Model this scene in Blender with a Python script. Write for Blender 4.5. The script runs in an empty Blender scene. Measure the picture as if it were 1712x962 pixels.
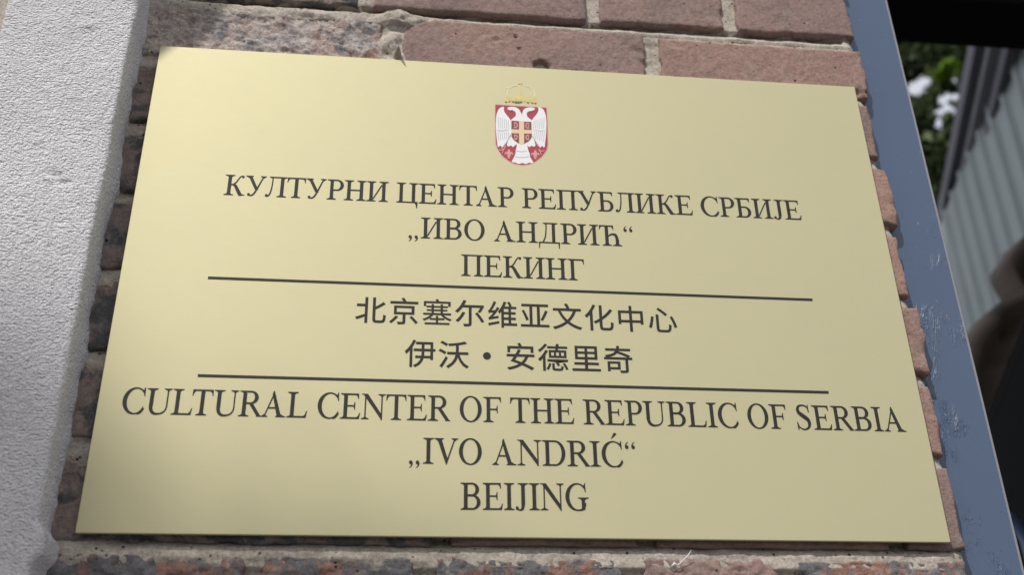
import bpy, bmesh, math, random
import numpy as np
from mathutils import Vector, Matrix, noise
from mathutils.geometry import delaunay_2d_cdt

# ------------------------------------------------------------------ camera, sky, sun, exposure
# world: the plaque's centre is the origin, X right along the wall, Y into the wall, Z up; street level is z = -1.9
scene = bpy.context.scene
COL = scene.collection
GROUND = -1.9
cam = bpy.data.objects.new('camera', bpy.data.cameras.new('camera'))
COL.objects.link(cam)
scene.camera = cam
cr = Vector((0.99350191, -0.11241163, -0.01782057))
cu = Vector((-0.03644223, -0.46251441, 0.88586251))
cf = Vector((0.10782352, 0.87945668, 0.46360548))
cam.matrix_world = Matrix(((cr.x, cu.x, -cf.x, -0.09597915), (cr.y, cu.y, -cf.y, -0.69720319),
                           (cr.z, cu.z, -cf.z, -0.3785442), (0, 0, 0, 1)))
cam.data.sensor_width = 36
cam.data.lens = 37.12
cam.data.clip_start = 0.02
cam.data.clip_end = 2000
cam.data.dof.use_dof = True
cam.data.dof.focus_distance = 0.80
cam.data.dof.aperture_fstop = 6.5

SUN = Vector((-0.65, -1.0, 1.3)).normalized()
world = bpy.data.worlds.new('World')
scene.world = world
world.use_nodes = True
wn = world.node_tree
bg = wn.nodes['Background']
sky = wn.nodes.new('ShaderNodeTexSky')
sky.sky_type = 'NISHITA'
sky.sun_disc = False
sky.sun_elevation = math.asin(SUN.z)
sky.sun_rotation = math.atan2(SUN.x, SUN.y)
sky.dust_density = 4.0
sky.air_density = 1.2
sky.ozone_density = 1.0
# thin bright haze and cloud over the blue
wtc = wn.nodes.new('ShaderNodeTexCoord'); wno = wn.nodes.new('ShaderNodeTexNoise'); wno.inputs['Scale'].default_value = 2.2; wno.inputs['Detail'].default_value = 5
wrp = wn.nodes.new('ShaderNodeMapRange'); wrp.inputs[1].default_value = 0.35; wrp.inputs[2].default_value = 0.65; wrp.inputs[3].default_value = 0.45; wrp.inputs[4].default_value = 0.95
wmx = wn.nodes.new('ShaderNodeMix'); wmx.data_type = 'RGBA'; wmx.inputs[7].default_value = (8.0, 8.1, 8.5, 1)
wn.links.new(wtc.outputs['Generated'], wno.inputs['Vector']); wn.links.new(wno.outputs['Fac'], wrp.inputs[0])
wn.links.new(wrp.outputs[0], wmx.inputs[0]); wn.links.new(sky.outputs[0], wmx.inputs[6]); wn.links.new(wmx.outputs[2], bg.inputs[0])
bg.inputs[1].default_value = 0.105
sl = bpy.data.lights.new('sun', 'SUN')
sl.energy = 2.85
sl.angle = math.radians(0.53)
sl.color = (1.0, 0.97, 0.93)
so = bpy.data.objects.new('sun', sl)
COL.objects.link(so)
so.rotation_euler = SUN.to_track_quat('Z', 'Y').to_euler()
scene.view_settings.view_transform = 'Standard'
scene.view_settings.look = 'None'
scene.view_settings.exposure = 0.17
scene.view_settings.gamma = 1.0

# ------------------------------------------------------------------ helpers
def link(name, me, mat=None, parent=None):
    o = bpy.data.objects.new(name, me)
    COL.objects.link(o)
    if mat is not None and me is not None:
        me.materials.append(mat)
    if parent is not None:
        o.parent = parent
    return o

def tag(o, label=None, cat=None, group=None, kind=None):
    if label: o['label'] = label
    if cat: o['category'] = cat
    if group: o['group'] = group
    if kind: o['kind'] = kind
    return o

def empty(name, loc, label=None, cat=None, group=None, parent=None):
    o = bpy.data.objects.new(name, None)
    o.location = loc
    o.empty_display_size = 0.05
    COL.objects.link(o)
    if parent: o.parent = parent
    return tag(o, label, cat, group)

def mesh(name, verts, faces, smooth=False):
    me = bpy.data.meshes.new(name)
    me.from_pydata([tuple(v) for v in verts], [], [tuple(f) for f in faces])
    me.update()
    if smooth:
        me.polygons.foreach_set('use_smooth', [True] * len(me.polygons))
    return me

def grid_mesh(name, P, smooth=True):
    """P: (n, m, 3) array of points -> quad sheet"""
    n, m = P.shape[:2]
    idx = np.arange(n * m).reshape(n, m)
    q = np.stack([idx[:-1, :-1], idx[1:, :-1], idx[1:, 1:], idx[:-1, 1:]], -1).reshape(-1, 4)
    me = bpy.data.meshes.new(name)
    me.vertices.add(n * m)
    me.vertices.foreach_set('co', P.reshape(-1).astype(np.float32))
    me.loops.add(q.size)
    me.loops.foreach_set('vertex_index', q.reshape(-1).astype(np.int32))
    me.polygons.add(len(q))
    me.polygons.foreach_set('loop_start', np.arange(0, q.size, 4, dtype=np.int32))
    me.polygons.foreach_set('use_smooth', np.full(len(q), smooth))
    me.update(calc_edges=True)
    return me

def _h(i, j, k, seed):
    n = (i * 374761393 + j * 668265263 + k * 2147483647 + seed * 1274126177) & 0xffffffff
    n = ((n ^ (n >> 13)) * 1274126177) & 0xffffffff
    n = (n ^ (n >> 16)) & 0xffffff
    return n / float(0xffffff)

def vnoise(X, Y, Z, s, seed=0):
    x, y, z = X * s, Y * s, Z * s
    i, j, k = np.floor(x).astype(np.int64), np.floor(y).astype(np.int64), np.floor(z).astype(np.int64)
    f, g, h = x - i, y - j, z - k
    f, g, h = f * f * (3 - 2 * f), g * g * (3 - 2 * g), h * h * (3 - 2 * h)
    def L(a, b, t): return a + (b - a) * t
    c = lambda a, b, d: _h(i + a, j + b, k + d, seed)
    return L(L(L(c(0,0,0), c(1,0,0), f), L(c(0,1,0), c(1,1,0), f), g),
             L(L(c(0,0,1), c(1,0,1), f), L(c(0,1,1), c(1,1,1), f), g), h) * 2 - 1

def fbm(X, Y, Z, s, octv=4, seed=0):
    r = 0; a = 1.0; t = 0
    for o in range(octv):
        r = r + a * vnoise(X, Y, Z, s * 2 ** o, seed + o * 17); t += a; a *= 0.55
    return r / t

def box_mesh(name, lo, hi, bevel=0.0, seg=2):
    bm = bmesh.new()
    bmesh.ops.create_cube(bm, size=1)
    for v in bm.verts:
        v.co = Vector([lo[i] + (v.co[i] + 0.5) * (hi[i] - lo[i]) for i in range(3)])
    if bevel:
        bmesh.ops.bevel(bm, geom=bm.edges[:], offset=bevel, segments=seg, affect='EDGES', profile=0.5)
    me = bpy.data.meshes.new(name)
    bm.to_mesh(me); bm.free()
    return me

def tube(name, pts, rad, n=10):
    pts = [Vector(p) for p in pts]
    V = []; F = []
    for i, p in enumerate(pts):
        t = (pts[min(i + 1, len(pts) - 1)] - pts[max(i - 1, 0)]).normalized()
        a = t.cross(Vector((0, 0, 1)) if abs(t.z) < 0.9 else Vector((1, 0, 0))).normalized(); b = t.cross(a)
        r = rad[i] if isinstance(rad, (list, tuple)) else rad
        for k in range(n):
            w = 2 * math.pi * k / n
            V.append(p + (a * math.cos(w) + b * math.sin(w)) * r)
    for i in range(len(pts) - 1):
        for k in range(n):
            F.append((i * n + k, i * n + (k + 1) % n, (i + 1) * n + (k + 1) % n, (i + 1) * n + k))
    F.append(tuple(range(n))[::-1]); F.append(tuple(range((len(pts) - 1) * n, len(pts) * n)))
    return mesh(name, V, F, True)

# ------------------------------------------------------------------ materials
class NT:
    def __init__(s, name):
        s.m = bpy.data.materials.new(name); s.m.use_nodes = True
        s.t = s.m.node_tree; s.b = s.t.nodes['Principled BSDF']
    def n(s, typ, **k):
        nd = s.t.nodes.new(typ)
        for a, v in k.items(): setattr(nd, a, v)
        return nd
    def l(s, a, b): s.t.links.new(a, b)
    def coord(s, scale=(1, 1, 1), obj=False):
        tc = s.n('ShaderNodeTexCoord'); mp = s.n('ShaderNodeMapping')
        mp.inputs['Scale'].default_value = scale
        s.l(tc.outputs['Object'], mp.inputs[0])
        return mp.outputs[0]
    def noise(s, co, scale, detail=5, rough=0.55, dist=0.0):
        nd = s.n('ShaderNodeTexNoise'); s.l(co, nd.inputs['Vector'])
        nd.inputs['Scale'].default_value = scale; nd.inputs['Detail'].default_value = detail
        nd.inputs['Roughness'].default_value = rough; nd.inputs['Distortion'].default_value = dist
        return nd.outputs['Fac']
    def ramp(s, f, stops, interp='LINEAR'):
        r = s.n('ShaderNodeValToRGB'); r.color_ramp.interpolation = interp
        e = r.color_ramp.elements
        while len(e) < len(stops): e.new(0.5)
        for i, (p, c) in enumerate(stops):
            e[i].position = p
            e[i].color = (c, c, c, 1) if isinstance(c, (int, float)) else (*c, 1)
        s.l(f, r.inputs[0]); return r.outputs[0]
    def mix(s, f, a, b, mode='MIX'):
        m = s.n('ShaderNodeMix', data_type='RGBA', blend_type=mode)
        for sock, v in ((m.inputs[0], f), (m.inputs[6], a), (m.inputs[7], b)):
            if isinstance(v, (int, float)): sock.default_value = v
            elif isinstance(v, tuple): sock.default_value = (*v, 1)
            else: s.l(v, sock)
        return m.outputs[2]
    def math(s, op, a, b=0.0):
        m = s.n('ShaderNodeMath', operation=op)
        for sock, v in ((m.inputs[0], a), (m.inputs[1], b)):
            if isinstance(v, (int, float)): sock.default_value = v
            else: s.l(v, sock)
        return m.outputs[0]
    def bump(s, h, strength=1.0, dist=0.001, prev=None):
        b = s.n('ShaderNodeBump'); b.inputs['Strength'].default_value = strength
        b.inputs['Distance'].default_value = dist
        s.l(h, b.inputs['Height'])
        if prev is not None: s.l(prev, b.inputs['Normal'])
        return b.outputs[0]
    def out(s, color=None, rough=0.8, metal=0.0, normal=None, spec=None):
        B = s.b.inputs
        for sock, v in ((B['Base Color'], color), (B['Roughness'], rough), (B['Metallic'], metal)):
            if v is None: continue
            if isinstance(v, (int, float)): sock.default_value = v
            elif isinstance(v, tuple): sock.default_value = (*v, 1)
            else: s.l(v, sock)
        if normal is not None: s.l(normal, B['Normal'])
        if spec is not None: B['Specular IOR Level'].default_value = spec
        return s.m

def mat_brick(name, c1, c2, lime, lime_amt, rough_relief, dark=None, dark_amt=0.0):
    n = NT(name); co = n.coord()
    info = n.n('ShaderNodeObjectInfo')
    off = n.n('ShaderNodeVectorMath', operation='ADD'); n.l(co, off.inputs[0])
    cmb = n.n('ShaderNodeCombineXYZ'); n.l(n.math('MULTIPLY', info.outputs['Random'], 3.0), cmb.inputs[1])
    n.l(cmb.outputs[0], off.inputs[1]); v = off.outputs[0]
    big = n.noise(v, 14, 4, 0.55, 0.3)
    col = n.mix(n.ramp(big, [(0.35, 0.0), (0.65, 1.0)]), c1, c2)
    col = n.mix(n.ramp(info.outputs['Random'], [(0, 0.0), (1, 0.55)]), col, (c1[0] * .8, c1[1] * .82, c1[2] * .9))
    if dark:
        col = n.mix(n.ramp(n.noise(v, 32, 5, 0.65, 0.8), [(0.55 - dark_amt * .3, 0.0), (0.62 - dark_amt * .3, 1.0)]), col, dark)
    fine = n.noise(v, 260, 5, 0.7)
    col = n.mix(0.62, col, n.ramp(fine, [(0.3, 0.28), (0.7, 0.74)]), 'OVERLAY')
    lm = n.ramp(n.noise(v, 70, 8, 0.8, 0.2), [(0.60 - 0.28 * lime_amt, 0.0), (0.70 - 0.2 * lime_amt, min(1, .35 + lime_amt))])
    col = n.mix(lm, col, lime)
    vor = n.n('ShaderNodeTexVoronoi'); n.l(v, vor.inputs['Vector']); vor.inputs['Scale'].default_value = 95
    pit = n.ramp(vor.outputs['Distance'], [(0.07, 1.0), (0.13, 0.0)])
    sel = n.ramp(n.noise(v, 60, 1), [(0.52, 0.0), (0.58, 1.0)])
    pit = n.math('MULTIPLY', pit, sel)
    col = n.mix(pit, col, (0.035, 0.025, 0.025))
    nm = n.bump(n.noise(v, 150, 6, 0.7), 0.6, 0.0030 * rough_relief)
    nm = n.bump(n.noise(v, 420, 3, 0.7), 0.6, 0.0013 * rough_relief, nm)
    inv = n.math('SUBTRACT', 1.0, pit)
    nm = n.bump(inv, 0.6, 0.001, nm)
    return n.out(col, 0.9, 0, nm, 0.25)

M = {}
M['brick_red'] = mat_brick('smooth red brick', (0.30, 0.195, 0.160), (0.375, 0.235, 0.185), (0.30, 0.27, 0.235), 0.22, 0.9)
M['brick_mauve'] = mat_brick('mauve brown brick', (0.24, 0.168, 0.150), (0.305, 0.205, 0.172), (0.27, 0.25, 0.22), 0.22, 0.9)
M['brick_lime'] = mat_brick('lime crusted brick', (0.40, 0.24, 0.185), (0.34, 0.30, 0.30), (0.60, 0.54, 0.49), 0.58, 2.8, (0.20, 0.19, 0.20), 0.15)
M['brick_dark'] = mat_brick('dark flashed brick', (0.29, 0.155, 0.120), (0.24, 0.145, 0.12), (0.40, 0.365, 0.32), 0.28, 1.4, (0.15, 0.145, 0.15), 0.3)
M['brick_brown'] = mat_brick('brown brick', (0.29, 0.215, 0.18), (0.22, 0.185, 0.172), (0.26, 0.24, 0.22), 0.25, 1.2, (0.10, 0.098, 0.10), 0.25)

def mat_mortar():
    n = NT('lime mortar'); v = n.coord()
    col = n.mix(n.noise(v, 30, 5, 0.6), (0.35, 0.305, 0.255), (0.56, 0.51, 0.44))
    dirt = n.ramp(n.noise(v, 38, 7, 0.75, 0.6), [(0.48, 0.0), (0.68, 0.6)])
    col = n.mix(dirt, col, (0.22, 0.175, 0.14))
    fine = n.noise(v, 420, 4, 0.7)
    col = n.mix(0.75, col, n.ramp(fine, [(0.32, 0.3), (0.66, 0.66)]), 'OVERLAY')
    vor = n.n('ShaderNodeTexVoronoi'); n.l(v, vor.inputs['Vector']); vor.inputs['Scale'].default_value = 160
    pit = n.math('MULTIPLY', n.ramp(vor.outputs['Distance'], [(0.12, 1.0), (0.2, 0.0)]), n.ramp(n.noise(v, 40, 2), [(0.48, 0.0), (0.56, 1.0)]))
    col = n.mix(pit, col, (0.05, 0.045, 0.04))
    nm = n.bump(n.noise(v, 150, 6, 0.7), 0.9, 0.002)
    nm = n.bump(n.math('SUBTRACT', 1.0, pit), 0.5, 0.001, nm)
    return n.out(col, 0.95, 0, nm, 0.2)
M['mortar'] = mat_mortar()

def mat_stucco():
    n = NT('pale cement stucco'); v = n.coord((1.0, 1.0, 1.5))
    v2 = n.coord()
    col = n.mix(n.noise(v2, 9, 5, 0.6), (0.70, 0.685, 0.71), (0.79, 0.775, 0.79))
    st_ = n.ramp(n.noise(v2, 24, 6, 0.65, 0.8), [(0.50, 0.0), (0.72, 1.0)])
    col = n.mix(n.math('MULTIPLY', st_, 0.4), col, (0.55, 0.535, 0.55))
    grain = n.noise(v, 320, 5, 0.7)
    col = n.mix(0.4, col, n.ramp(grain, [(0.3, 0.35), (0.7, 0.62)]), 'OVERLAY')
    nm = n.bump(n.noise(v, 230, 3, 0.6), 0.55, 0.0020)
    nm = n.bump(n.noise(v, 430, 2, 0.6), 1.0, 0.0048, nm)
    return n.out(col, 0.93, 0, nm, 0.2)
M['stucco'] = mat_stucco()

def mat_brass():
    n = NT('satin brass'); v = n.coord((1, 1, 1))
    vs = n.coord((1.5, 1, 900))
    col = n.mix(n.noise(v, 5, 3), (0.525, 0.487, 0.30), (0.555, 0.515, 0.325))
    sm_ = n.ramp(n.noise(v, 28, 6, 0.7, 1.5), [(0.45, 0.0), (0.75, 1.0)])
    col = n.mix(n.math('MULTIPLY', sm_, 0.16), col, (0.47, 0.45, 0.34))
    fl_ = n.ramp(n.noise(v, 900, 2, 0.5), [(0.74, 0.0), (0.79, 1.0)])
    col = n.mix(n.math('MULTIPLY', fl_, 0.35), col, (0.35, 0.31, 0.22))
    rg = n.ramp(n.noise(n.coord((1, 1, 14)), 60, 6, 0.7), [(0.3, 0.61), (0.7, 0.66)])
    nm = n.bump(n.noise(v, 700, 3, 0.6), 0.05, 0.0003)
    return n.out(col, rg, 0.48, nm)
M['brass'] = mat_brass()

def simple(name, c, rough=0.6, metal=0, spec=None, var=0.12, scale=20, bump=0.0, bdist=0.001, bscale=None):
    n = NT(name); v = n.coord()
    f = n.noise(v, scale, 5, 0.6)
    col = n.mix(f, tuple(x * (1 - var) for x in c), tuple(min(1, x * (1 + var)) for x in c))
    nm = n.bump(n.noise(v, bscale or scale * 4, 5, 0.6), bump, bdist) if bump else None
    return n.out(col, rough, metal, nm, spec)
def mat_ink():
    n = NT('engraved black enamel'); v = n.coord()
    worn = n.ramp(n.noise(v, 420, 4, 0.7), [(0.66, 0.0), (0.74, 1.0)])
    col = n.mix(n.noise(v, 60, 3), (0.020, 0.018, 0.017), (0.038, 0.034, 0.030))
    col = n.mix(worn, col, (0.16, 0.145, 0.10))
    return n.out(col, 0.6, 0.0, None, 0.25)
M['ink'] = mat_ink()
M['e_red'] = simple('crest red enamel', (0.38, 0.045, 0.06), 0.4, var=.15, scale=200)
M['e_white'] = simple('crest white enamel', (0.80, 0.80, 0.80), 0.4, var=.06, scale=250)
M['e_grey'] = simple('crest grey line', (0.45, 0.47, 0.50), 0.4)
M['e_gold'] = simple('crest faded gold', (0.60, 0.50, 0.19), 0.45, 0.3, scale=300, var=.3)
M['e_arch'] = simple('crest worn gold arches', (0.66, 0.60, 0.38), 0.55, 0.3)
M['e_pale'] = simple('crest pale gold', (0.74, 0.55, 0.36), 0.45, 0.1)
M['e_pink'] = simple('crest pink', (0.66, 0.33, 0.31), 0.45)
M['e_dark'] = simple('crest dark outline', (0.20, 0.06, 0.05), 0.5)
M['e_green'] = simple('crest dull green gems', (0.10, 0.13, 0.07), 0.5)

def mat_paint():
    n = NT('blue gloss paint'); v = n.coord((1, 1, 0.28)); v0 = n.coord()
    col = n.mix(n.noise(v0, 7, 4), (0.062, 0.095, 0.162), (0.077, 0.114, 0.186))
    spots = n.ramp(n.noise(v0, 170, 3, 0.6), [(0.70, 0.0), (0.75, 1.0)])
    col = n.mix(n.math('MULTIPLY', spots, 0.6), col, (0.30, 0.34, 0.42))
    wr = n.noise(v, 130, 4, 0.6, 1.4)
    ridge = n.ramp(wr, [(0.44, 0.0), (0.5, 1.0), (0.56, 0.0)])
    mask = n.ramp(n.noise(v0, 16, 3, 0.5), [(0.50, 0.0), (0.60, 1.0)])
    tc = n.n('ShaderNodeTexCoord'); sp = n.n('ShaderNodeSeparateXYZ'); n.l(tc.outputs['Object'], sp.inputs[0])
    low = n.n('ShaderNodeMapRange'); n.l(sp.outputs[2], low.inputs[0])
    low.inputs[1].default_value = 0.16; low.inputs[2].default_value = -0.1
    h = n.math('MULTIPLY', n.math('MULTIPLY', ridge, mask), low.outputs[0])
    nm = n.bump(n.noise(v, 30, 3), 0.12, 0.002)
    nm = n.bump(h, 0.55, 0.0016, nm)
    return n.out(col, 0.36, 0, nm, 0.5)
M['paint'] = mat_paint()
M['paint_edge'] = simple('pale painted edge highlight', (0.22, 0.22, 0.25), 0.5, bump=.3)  # the bevel's highlight put into a paler colour
M['black'] = simple('black painted steel', (0.008, 0.008, 0.008), 0.9, bump=.1, spec=0.04)
M['galv'] = simple('galvanised sheet', (0.33, 0.38, 0.39), 0.5, 0.15, var=.2, scale=3)
M['galv_dark'] = simple('dark grey steel', (0.13, 0.13, 0.155), 0.6, var=.2)
M['galv_mid'] = simple('weathered grey steel', (0.33, 0.33, 0.36), 0.55, var=.25)
M['brown'] = simple('brown canvas', (0.13, 0.105, 0.088), 0.9, var=.3, scale=6, bump=.4, bdist=.01, bscale=12)
M['concrete'] = simple('grey rendered wall', (0.17, 0.18, 0.175), 0.9, var=.2, scale=2, bump=.3)
M['asphalt'] = simple('asphalt', (0.055, 0.055, 0.057), 0.95, var=.3, scale=3, bump=.5, bdist=.004, bscale=160)
M['paving'] = simple('grey paving', (0.24, 0.235, 0.22), 0.9, var=.2, scale=4, bump=.4, bdist=.002, bscale=90)
M['bark'] = simple('tree bark', (0.075, 0.062, 0.05), 0.95, var=.35, scale=12, bump=.8, bdist=.02, bscale=18)
M['blue_plastic'] = simple('blue plastic', (0.14, 0.22, 0.42), 0.35)
M['thread'] = simple('white lint', (0.75, 0.77, 0.82), 0.8)
M['baffle'] = simple('dark roof timber', (0.08, 0.07, 0.06), 0.8)

def mat_leaf(name, a, b):
    n = NT(name)
    info = n.n('ShaderNodeNewGeometry')
    col = n.mix(info.outputs['Random Per Island'], a, b)
    n.out(col, 0.55, 0, None, 0.3)
    tr = n.n('ShaderNodeBsdfTranslucent'); n.l(col, tr.inputs[0])
    mx = n.n('ShaderNodeMixShader'); mx.inputs[0].default_value = 0.3
    outn = n.t.nodes['Material Output']
    n.l(n.b.outputs[0], mx.inputs[1]); n.l(tr.outputs[0], mx.inputs[2]); n.l(mx.outputs[0], outn.inputs[0])
    return n.m
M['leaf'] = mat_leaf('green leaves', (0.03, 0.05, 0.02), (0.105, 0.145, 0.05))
M['leaf_painted_sun'] = mat_leaf('leaves with sunlight in the colour', (0.10, 0.20, 0.01), (0.22, 0.36, 0.03))  # sunlight on some sprays put into a brighter leaf colour

# ------------------------------------------------------------------ ground
g = link('ground', mesh('ground', [(-600, -600, GROUND), (600, -600, GROUND), (600, 600, GROUND), (-600, 600, GROUND)], [(0, 1, 2, 3)]), M['asphalt'])
tag(g, kind='structure')
pv = link('pavement', box_mesh('pavement', (-12, -2.4, GROUND - 0.2), (12, 0.1, GROUND + 0.12), 0.01), M['paving'])
tag(pv, kind='structure')

# ------------------------------------------------------------------ brick wall
FACE = 0.006            # plane of the brick faces (the plaque's face is y = 0)
wall = empty('brick_wall', (0, FACE, GROUND), 'weathered red and grey brick wall with recessed lime joints behind the brass plaque', 'wall')
WOFF = Vector((0, FACE, GROUND))

def axis_profile(a, b, r, back, step, nside):
    L = b - a
    n = max(3, int((L - 2 * r) / step))
    s = []
    for k in range(nside, 0, -1): s.append((a, r + (back - r) * k / nside))
    for k in range(5): w = math.pi / 2 * k / 4; s.append((a + r - r * math.cos(w), r - r * math.sin(w)))
    for k in range(1, n): s.append((a + r + (L - 2 * r) * k / n, 0.0))
    for k in range(5): w = math.pi / 2 * (1 - k / 4); s.append((b - r + r * math.cos(w), r - r * math.sin(w)))
    for k in range(1, nside + 1): s.append((b, r + (back - r) * k / nside))
    return np.array(s)

def brick_mesh(x0, x1, z0, z1, seed, rough, step, craters=(), edge=1.0, r=0.003):
    ax = axis_profile(x0, x1, r, 0.03, step, 3)
    az = axis_profile(z0, z1, r, 0.03, step, 3)
    X, Z = np.meshgrid(ax[:, 0], az[:, 0], indexing='ij')
    D = np.maximum(ax[:, 1][:, None], az[:, 1][None, :])
    # worn, uneven arrises: shrink and swell the outline
    cx, cz = (x0 + x1) / 2, (z0 + z1) / 2
    wx = (np.abs(X - cx) / ((x1 - x0) / 2)) ** 8
    wz = (np.abs(Z - cz) / ((z1 - z0) / 2)) ** 4
    e1 = fbm(X, D * 0, Z, 55, 4, seed) * 0.0022 * edge
    e2 = fbm(X, D * 0, Z, 55, 4, seed + 5) * 0.0020 * edge
    Xn = X + np.sign(X - cx) * wx * e1
    Zn = Z + np.sign(Z - cz) * wz * e2
    d = fbm(X, D, Z, 22, 3, seed + 9) * 0.0008 + fbm(X, D, Z, 130, 3, seed + 3) * 0.0005 * rough
    if rough > 1.5:
        d = d - np.maximum(0, fbm(X, D, Z, 95, 3, seed + 21)) * 0.0032 + 0.0022 * np.abs(fbm(X, D, Z, 260, 2, seed + 8))
    chip = np.clip(fbm(X, D * 0, Z, 40, 3, seed + 31) - 0.28, 0, 1) * np.clip(wx + wz, 0, 1)
    d = d + chip * 0.016
    for (qx, qz, qr, qd) in craters:
        q = np.sqrt((X - qx) ** 2 + ((Z - qz) * 1.25) ** 2) + vnoise(X, D, Z, 350, 4) * qr * 0.25
        d = d + qd * (1 / (1 + np.exp((q - qr) / (qr * 0.13))))
    Yn = D + d
    P = np.stack([Xn, Yn + FACE, Zn], -1) - np.array(WOFF)
    return grid_mesh('brick', P[::-1])

PITCH = 0.066
ROWS = {}
ends = (-0.345, 0.309)
def add_brick(x0, x1, z0, z1, seed, mat, rough=1.0, step=0.0026, craters=(), edge=1.0):
    o = link('brick', brick_mesh(x0, x1, z0, z1, seed, rough, step, craters, edge), M[mat], wall)
    return o

J = 0.0055
rows = {   # row index from the bed joint at z = 0.257: (joints x, materials)
    1: ([-0.345, -0.290, -0.182, 0.064, 0.200, 0.311], ['brick_brown', 'brick_brown', 'brick_mauve', 'brick_mauve', 'brick_mauve']),
    0: ([-0.345, -0.132, 0.068, 0.194, 0.309], ['brick_brown', 'brick_mauve', 'brick_mauve', 'brick_mauve']),
    -1: ([-0.345, -0.106, 0.118, 0.314], ['brick_lime', 'brick_mauve', 'brick_red']),
    -2: ([-0.345, -0.23, -0.01, 0.20, 0.311], ['brick_brown', 'brick_mauve', 'brick_red', 'brick_mauve']),
    -3: ([-0.345, -0.10, 0.11, 0.313], ['brick_brown', 'brick_mauve', 'brick_red']),
    -4: ([-0.345, -0.23, -0.01, 0.20, 0.311], ['brick_brown', 'brick_mauve', 'brick_red', 'brick_red']),
    -5: ([-0.345, -0.10, 0.11, 0.3125], ['brick_brown', 'brick_mauve', 'brick_red']),
    -6: ([-0.345, -0.23, -0.01, 0.20, 0.309], ['brick_brown', 'brick_mauve', 'brick_red', 'brick_red']),
    -7: ([-0.345, -0.06, 0.08, 0.26, 0.311], ['brick_brown', 'brick_mauve', 'brick_mauve', 'brick_mauve']),
    -8: ([-0.345, -0.182, -0.072, 0.068, 0.176, 0.308], ['brick_dark', 'brick_dark', 'brick_dark', 'brick_mauve', 'brick_dark']),
}
rnd = random.Random(4)
mids = ['brick_brown', 'brick_mauve', 'brick_red', 'brick_mauve', 'brick_dark']
for r in range(-33, 16):
    z0 = 0.257 + J + r * PITCH; z1 = z0 + PITCH - 2 * J
    if r in rows:
        js, ms = rows[r]; step = 0.0015 if r in (-1, -8) else (0.0022 if r == 0 else 0.0034)
    else:
        js = [-0.345, -0.10, 0.11, 0.311] if r % 2 else [-0.345, -0.23, -0.01, 0.20, 0.311]
        ms = [rnd.choice(mids) for _ in js]; step = 0.009
    for k in range(len(js) - 1):
        x0 = js[k] + (J + 0.001 if k else 0); x1 = js[k + 1] - (J + 0.001 if k + 1 < len(js) - 1 else rnd.uniform(0, .004))
        cr_ = []; zz0, zz1 = z0, z1; rough = 1.0; ed = 1.0
        if r == -1:
            zz1 -= [0.002, 0.0, 0.0045][k]
            if k == 0: rough = 3.2; x1 -= 0.004
            if k == 1: cr_ = [(0.0195, 0.2085, 0.0058, 0.013), (-0.018, 0.2335, 0.0032, 0.0012), (0.001, 0.2255, 0.0014, 0.004), (-0.002, 0.2385, 0.0012, 0.004), (-0.042, 0.222, 0.003, .0008)]
        if r == -7: zz0 -= 0.0042; ed = 0.7
        if r == -8: zz1 -= 0.0008; ed = 2.0; rough = 2.2
        if ms[k] in ('brick_brown', 'brick_dark') and r > -8: ed = 1.6; rough = 1.8
        if k == len(js) - 2: ed = 1.35
        o = add_brick(x0, x1, zz0, zz1, 100 + r * 13 + k * 7, ms[k], rough, step, cr_, ed)
        if r == -1 and k == 0: o['label'] = 'lime crusted grey and salmon brick above the plaque'

# mortar: one sheet with weathered joints (deep under each brick, nearly flush above the next)
zs = np.concatenate([np.arange(GROUND, -0.33, 0.011), np.arange(-0.33, 0.36, 0.0016), np.arange(0.36, 1.31, 0.011)])
xs = np.arange(-0.36, 0.3090, 0.0018)
X, Z = np.meshgrid(xs, zs, indexing='ij')
ph = (Z - (0.257 - J)) / PITCH
ph = (ph - np.floor(ph)) * PITCH / (2 * J)          # 0..1 through a bed joint
dep = np.where(ph <= 1.0, 0.0022 + 0.0085 * np.clip(ph, 0, 1) ** 1.3, 0.0052)
# the ragged bed below the plaque is filled fuller
below = (np.abs(Z + 0.207) < 0.012)
dep = np.where(below, 0.0008 + 0.008 * np.clip((Z + 0.2075) / 0.008, 0, 1), dep)
dep = dep * (1 - 0.5 * np.clip((-0.26 - X) / 0.03, 0, 1))
dep = dep + fbm(X, Z * 0, Z, 60, 5, 3) * 0.0016 + fbm(X, Z * 0, Z, 300, 3, 5) * 0.0006
# mortar smeared over the upper arris of the brick under each bed
band = np.clip(1 - np.abs(((Z - (0.257 - J)) / PITCH + 0.5) % 1.0 - 0.5 + 0.045) * PITCH / 0.0065, 0, 1)
amt = 0.08 + 0.92 * np.clip((0.0 - X) / 0.1, 0, 1) + 0.25 * (Z < -0.19)
dep = np.where(band > 0, np.minimum(dep, 0.0042 - 0.0024 * np.clip(amt, 0, 1) - band * amt * np.clip(0.25 + fbm(X, Z * 0, Z, 55, 4, 61), 0, 1) * 0.0055 - 0.0006 * fbm(X, Z * 0, Z, 350, 2, 7)), dep)
dep = np.where((X > 0.298), dep * 0.5 + 0.0012 + np.clip(X - 0.300, 0, 1) ** 2 * 70, dep)
left = np.clip((-0.02 - X) / 0.06, 0, 1) * (Z > 0.18)
dep = dep - left * (0.0016 + 0.002 * np.clip(fbm(X, Z * 0, Z, 90, 4, 8), -.3, 1))
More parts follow.
